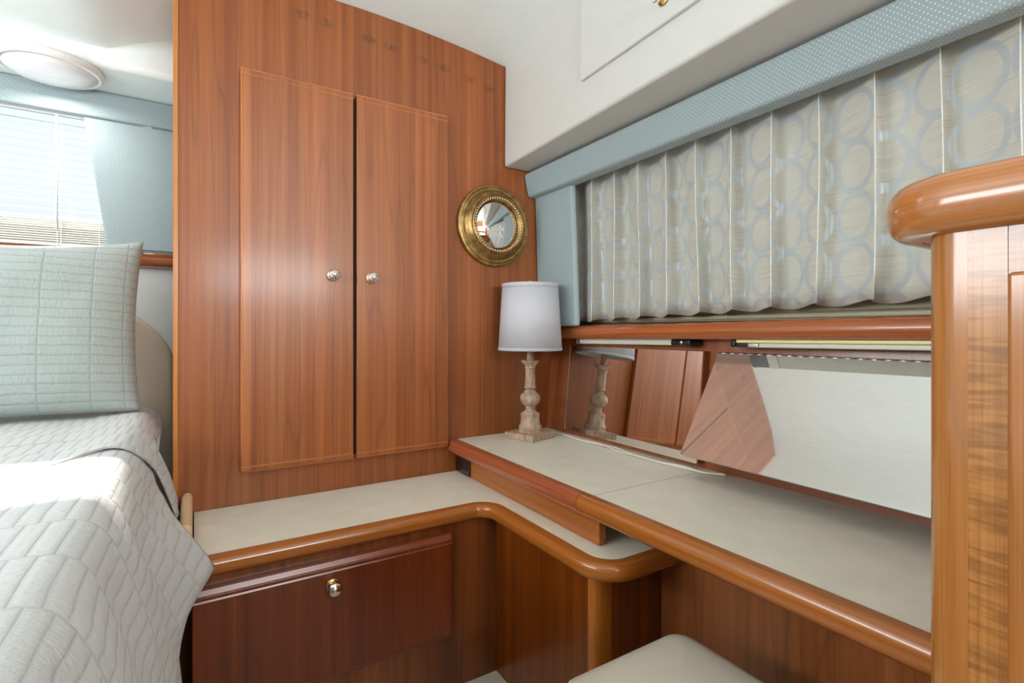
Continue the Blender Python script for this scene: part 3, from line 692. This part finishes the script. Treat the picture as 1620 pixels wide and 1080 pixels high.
kc = (sx(.81)-.009, .811, .758)
put('rosette', lathe([(.0165, 0), (.0175, .002), (.015, .005), (.008, .007)], kc, 'x', 28), M['brass'], lk, smooth=True)
put('knob', lathe([(.007, .006), (.006, .011), (.010, .016), (.0155, .021), (.0165, .025), (.014, .030), (.008, .033), (.001, .034)], kc, 'x', 12), M['glassk'], lk)

# ================================================================ foreground cabinet at right
fc = thing('tall_cabinet', 'tall glossy golden teak cabinet at right edge with rounded top', 'cabinet', (.9, -.15, FL))
XA, YA = .598, .213; rr = .030
body = [(1.10, YA)]+arc(XA+rr, YA-rr, rr, 90, 180, 10)+[(XA, .160), (XA, -.9), (1.10, -.9)]
put('carcass', prism([(1.10, YA)]+arc(XA+rr, YA-rr, rr, 90, 180, 10)+[(XA, YA-rr-.006), (1.10, YA-rr-.006)], FL, .0905), M['gold'], fc, smooth=False, bevel=.0001)
put('front_stile', box(XA, 1.10, .150, YA-rr-.006, FL, .0905), M['figured'], fc)
put('rear_carcass', box(XA, 1.10, -.9, .1495, FL, .0905), M['figured'], fc)
put('door', box(XA-.004, XA+.01, -.35, .1500, -.9, .050), M['gold'], fc, bevel=.004, seg=3)
def slab_edge(off): return [(1.12, .229+off)]+arc(.655, .177, .052+off, 90, 180, 12)+[(.603-off, -.95)]
put('top_board', prism([(1.12, .229)]+arc(.655, .177, .052, 90, 180, 12)+[(.603, -.95), (1.12, -.95)], .091, .146), M['gold'], fc)
put('top_nosing', sweep([(x, y, .1465) for x, y in slab_edge(0)][::-1], [(-a, b) for a, b in nose_prof(.030, .056, 12)]), M['gold_nose'], fc, smooth=True, sharp=50)

# ================================================================ stool
st_ = thing('stool', 'low beige upholstered stool tucked under the vanity counter', 'stool', (.61, .45, FL))
def cushion(x0, x1, y0, y1, z0, z1, r, dome, n=18):
    bm = BM(); cx, cy = (x0+x1)/2, (y0+y1)/2
    def outline(ins):
        o = []
        for (qx, qy, a0) in ((x1-r, y1-r, 0), (x0+r, y1-r, 90), (x0+r, y0+r, 180), (x1-r, y0+r, 270)):
            for k in range(7):
                a = math.radians(a0+90*k/6); rr_ = max(r-ins, .002)
                mx_, my_ = (1, 1)
                o.append(((qx-cx)*(1-max(0, ins-r)/((x1-x0)/2-r+1e-6))+cx+rr_*math.cos(a), (qy-cy)*(1-max(0, ins-r)/((y1-y0)/2-r+1e-6))+cy+rr_*math.sin(a)))
        return o
    lv = [(.004, z0), (0, z0+.008), (0, z0+(z1-z0)*.55), (.004, z0+(z1-z0)*.78), (.012, z0+(z1-z0)*.93), (.026, z1), (.05, z1+dome*.45), (.09, z1+dome*.8), (.13, z1+dome)]
    rings = [[bm.verts.new((x, y, z)) for x, y in outline(i_)] for i_, z in lv]
    for a, b in zip(rings, rings[1:]):
        for k in range(len(a)): bm.faces.new((a[k], a[(k+1) % len(a)], b[(k+1) % len(a)], b[k]))
    bm.faces.new(rings[0][::-1]); bm.faces.new(rings[-1])
    return bm
sq = put('seat', cushion(.468, .772, .30, .652, -.62, -.548, .045, .008), M['seat'], st_, smooth=True)
put('base', box(.49, .75, .325, .63, -.925, -.62), M['carcass'], st_, bevel=.004)
for x in (.51, .73):
    for y in (.345, .61): put('foot', box(x-.015, x+.015, y-.015, y+.015, FL, -.925), M['carcass'], st_)

# ================================================================ bed
bd = thing('bed', 'bed with mattress hidden under the sage coverlet', 'bed', (-.75, .9, FL))
put('bed_base', box(-1.36, -.10, -.38, 2.02, FL, -.62), M['carcass'], bd)
put('mattress', box(-1.36, -.15, -.36, 2.0, -.62, -.30), M['wallw'], bd, bevel=.03, seg=3)
hb = BM(); out = [(-1.40, -.6), (-.02, -.6), (-.02, -.12)]
out = [(-1.42, -.62), (-.048, -.62)]+[( -.048-.25+.25*math.cos(math.radians(a)), -.165+.25*math.sin(math.radians(a))) for a in range(18, 91, 6)]+[(-1.42, .085)]
fa = [hb.verts.new((x, 2.07, z)) for x, z in out]; fb = [hb.verts.new((x, 2.12, z)) for x, z in out]
hb.faces.new(fa); hb.faces.new(fb[::-1])
for i in range(len(out)): hb.faces.new((fa[i], fb[i], fb[(i+1) % len(out)], fa[(i+1) % len(out)]))
put('headboard', hb, M['pad'], bd, bevel=.014, seg=4, label='cream padded headboard with rounded corner')

sec = [(-1.38, -.27), (-1.25, -.254), (-1.0, -.250), (-.8, -.250), (-.6, -.250), (-.45, -.250), (-.32, -.250), (-.24, -.250), (-.19, -.250), (-.155, -.2505), (-.132, -.253), (-.116, -.260), (-.104, -.273), (-.094, -.292), (-.083, -.322), (-.069, -.365), (-.055, -.415), (-.043, -.465), (-.033, -.52), (-.025, -.58), (-.017, -.66), (-.014, -.76), (-.012, -.86), (-.011, -.94)]
def resample(pl, n):
    L = [0]
    for a, b in zip(pl, pl[1:]): L.append(L[-1]+math.hypot(b[0]-a[0], b[1]-a[1]))
    out = []
    for k in range(n+1):
        s = L[-1]*k/n; i = max(0, min(len(pl)-2, next((q for q in range(len(L)-1) if L[q+1] >= s), len(pl)-2)))
        f = (s-L[i])/(L[i+1]-L[i]); out.append((pl[i][0]+(pl[i+1][0]-pl[i][0])*f, pl[i][1]+(pl[i+1][1]-pl[i][1])*f, s))
    return out
sec3 = smooth_path([(x, 0, z) for x, z in sec], 4); secs = resample([(p.x, p.z) for p in sec3], 150)
def sstep(a, b, x): t_ = max(0, min(1, (x-a)/(b-a))); return t_*t_*(3-2*t_)
from mathutils import noise as NO
def quilt_sheet(name, yfar, ynear_, parent, lift_, kmax, flap):
    bm = BM(); uv = bm.loops.layers.uv.verify(); ny = 150; G = []
    for i in range(ny+1):
        row = []
        for k, (x, z, s) in enumerate(secs[:kmax+1]):
            yf = yfar(x, z); ynear = ynear_(x, z) if callable(ynear_) else ynear_
            y = yf+(ynear-yf)*(i/ny)**1.0
            side = sstep(-.25, -.31, z)
            top = 1-side
            X, Z = x, z
            X += lift_*side; Z += lift_*top*sstep(-.34, -.20, x)-(0 if sstep(-.34, -.20, x) > 0 else .001)*(1 if flap else 0)
            X += side*(.007*NO.noise((y*7, z*3, 1))+.0045*NO.noise((y*24, z*7, 4)))
            Z += top*.004*NO.noise((x*5, y*5, 2))
            if not flap:   # the hem of the head end lies over the main spread near the bed's edge
                h_ = sstep(-.23, -.14, x)*(.009-.004*sstep(1.45, 1.75, y)); X += h_*side*1.3; Z += h_*top-(.004 if x < -.23 else 0)
            if flap:   # corner flares over the ledge near the far end, between the slit and the hem
                e = sstep(.93, 1.23, y)
                X += e*.072*(max(0, (-.35-z)/.135)**1.25 if z > -.485 else max(0, 1-(-.485-z)/.075))
            row.append((bm.verts.new((X, y, Z)), (s+X*0, y)))
        G.append(row)
    for i in range(ny):
        for k in range(len(G[0])-1):
            q = (G[i][k], G[i][k+1], G[i+1][k+1], G[i+1][k]); f = bm.faces.new([a[0] for a in q])
            for l, a in zip(f.loops, q): l[uv].uv = a[1]
    return put(name, bm, M['quilt'], parent, smooth=True, solid=.005, recalc=False)
cv_ = thing('coverlet', 'sage green quilted coverlet spread over the bed', 'bedspread', (-.7, .9, -.25))
def head_hem(x, z):
    if z > -.252: return 1.20+.13*sstep(-.26, -.14, x)
    return 1.33+.09*sstep(-.252, -.33, z)+.03*sstep(-.33, -.42, z)
kk = next(i for i, s in enumerate(secs) if s[1] < -.44)
quilt_sheet('tucked_head_end', lambda x, z: 2.035-.03*sstep(-.2, -.05, x) if x < -.10 else 1.592 if z < -.30 else 2.0-(.41)*sstep(-.10, -.06, x), head_hem, cv_, 0, kk, False)
def far_main(x, z):
    if z > -.345: return 1.50-.09*sstep(-.30, -.345, z)
    if z > -.49: return 1.41-.21*((-.345-z)/.145)
    return 1.20-.10*sstep(-.49, -.58, z)
quilt_sheet('main_spread', far_main, -.42, cv_, .0, len(secs)-1, True)

# pillow in quilted sham
def pillow(name, label, cat, W_, H_, T_, base, lean, mat):
    bm = BM(); uv = bm.loops.layers.uv.verify(); nu, nv = 48, 36
    def P(u, v, side):
        # u,v in -1..1 ; edges sag between pointed corners
        bx = W_/2*(u)*(1-.045*(1-v*v)*abs(u)**4)
        bz = H_/2*(v)*(1-.18*(1-abs(u)**1.7)*abs(v)**4*(1 if v > 0 else .15))
        e = max(0, (1-abs(u)**2.6))**.55*max(0, (1-abs(v)**2.6))**.55
        wr = .004*NO.noise((u*5, v*5, side*3))*e + .006*NO.noise((u*2.2, v*2.2, side*5+9))*e
        th = side*(T_/2*e+wr+.003)
        return Vector((bx, th, bz))
    R_ = Matrix.Rotation(lean, 3, 'X')
    pu = lambda x: (x-.027 if x < .251 else .224+(x-.251)*.112/.077)
    G = {}
    for side in (-1, 1):
        for i in range(nu+1):
            for j in range(nv+1):
                u = 2*i/nu-1; v = 2*j/nv-1
                u = math.sin(u*math.pi/2)*.35+u*.65; v = math.sin(v*math.pi/2)*.35+v*.65
                p = P(u, v, side); p.z += H_/2; p = R_ @ p
                G[side, i, j] = (bm.verts.new(Vector(base)+p), (u*W_/2, v*H_/2))
    for side in (-1, 1):
        for i in range(nu):
            for j in range(nv):
                q = [G[side, i, j], G[side, i+1, j], G[side, i+1, j+1], G[side, i, j+1]]
                if side > 0: q = q[::-1]
                f = bm.faces.new([a[0] for a in q])
                for l, a in zip(f.loops, q): l[uv].uv = (pu(a[1][0]), a[1][1])
    rim = [(i, 0) for i in range(nu)]+[(nu, j) for j in range(nv)]+[(i, nv) for i in range(nu, 0, -1)]+[(0, j) for j in range(nv, 0, -1)]
    for a, b in zip(rim, rim[1:]+rim[:1]):
        f = bm.faces.new([G[-1, a[0], a[1]][0], G[1, a[0], a[1]][0], G[1, b[0], b[1]][0], G[-1, b[0], b[1]][0]])
    return tag(put(name, bm, mat, smooth=True), label, cat)
pillow('pillow', 'sage green quilted pillow leaning against the headboard', 'pillow', .72, .525, .15, (-.495, 1.86, -.236), math.radians(-13), M['quilt_p'])
# padded beige bed-side bumper at the end of the ledge
bp_ = hexa([(-.028, 1.345, -.62), (-.003, 1.345, -.62), (-.003, 1.597, -.62), (-.028, 1.597, -.62)], [(-.028, 1.345, -.435), (-.003, 1.345, -.435), (-.003, 1.597, -.425), (-.028, 1.597, -.425)])
tag(put('bumper_pad', bp_, M['tan'], bevel=.0125, seg=5), 'tan padded bumper between the bed and the left end of the ledge', 'bumper')
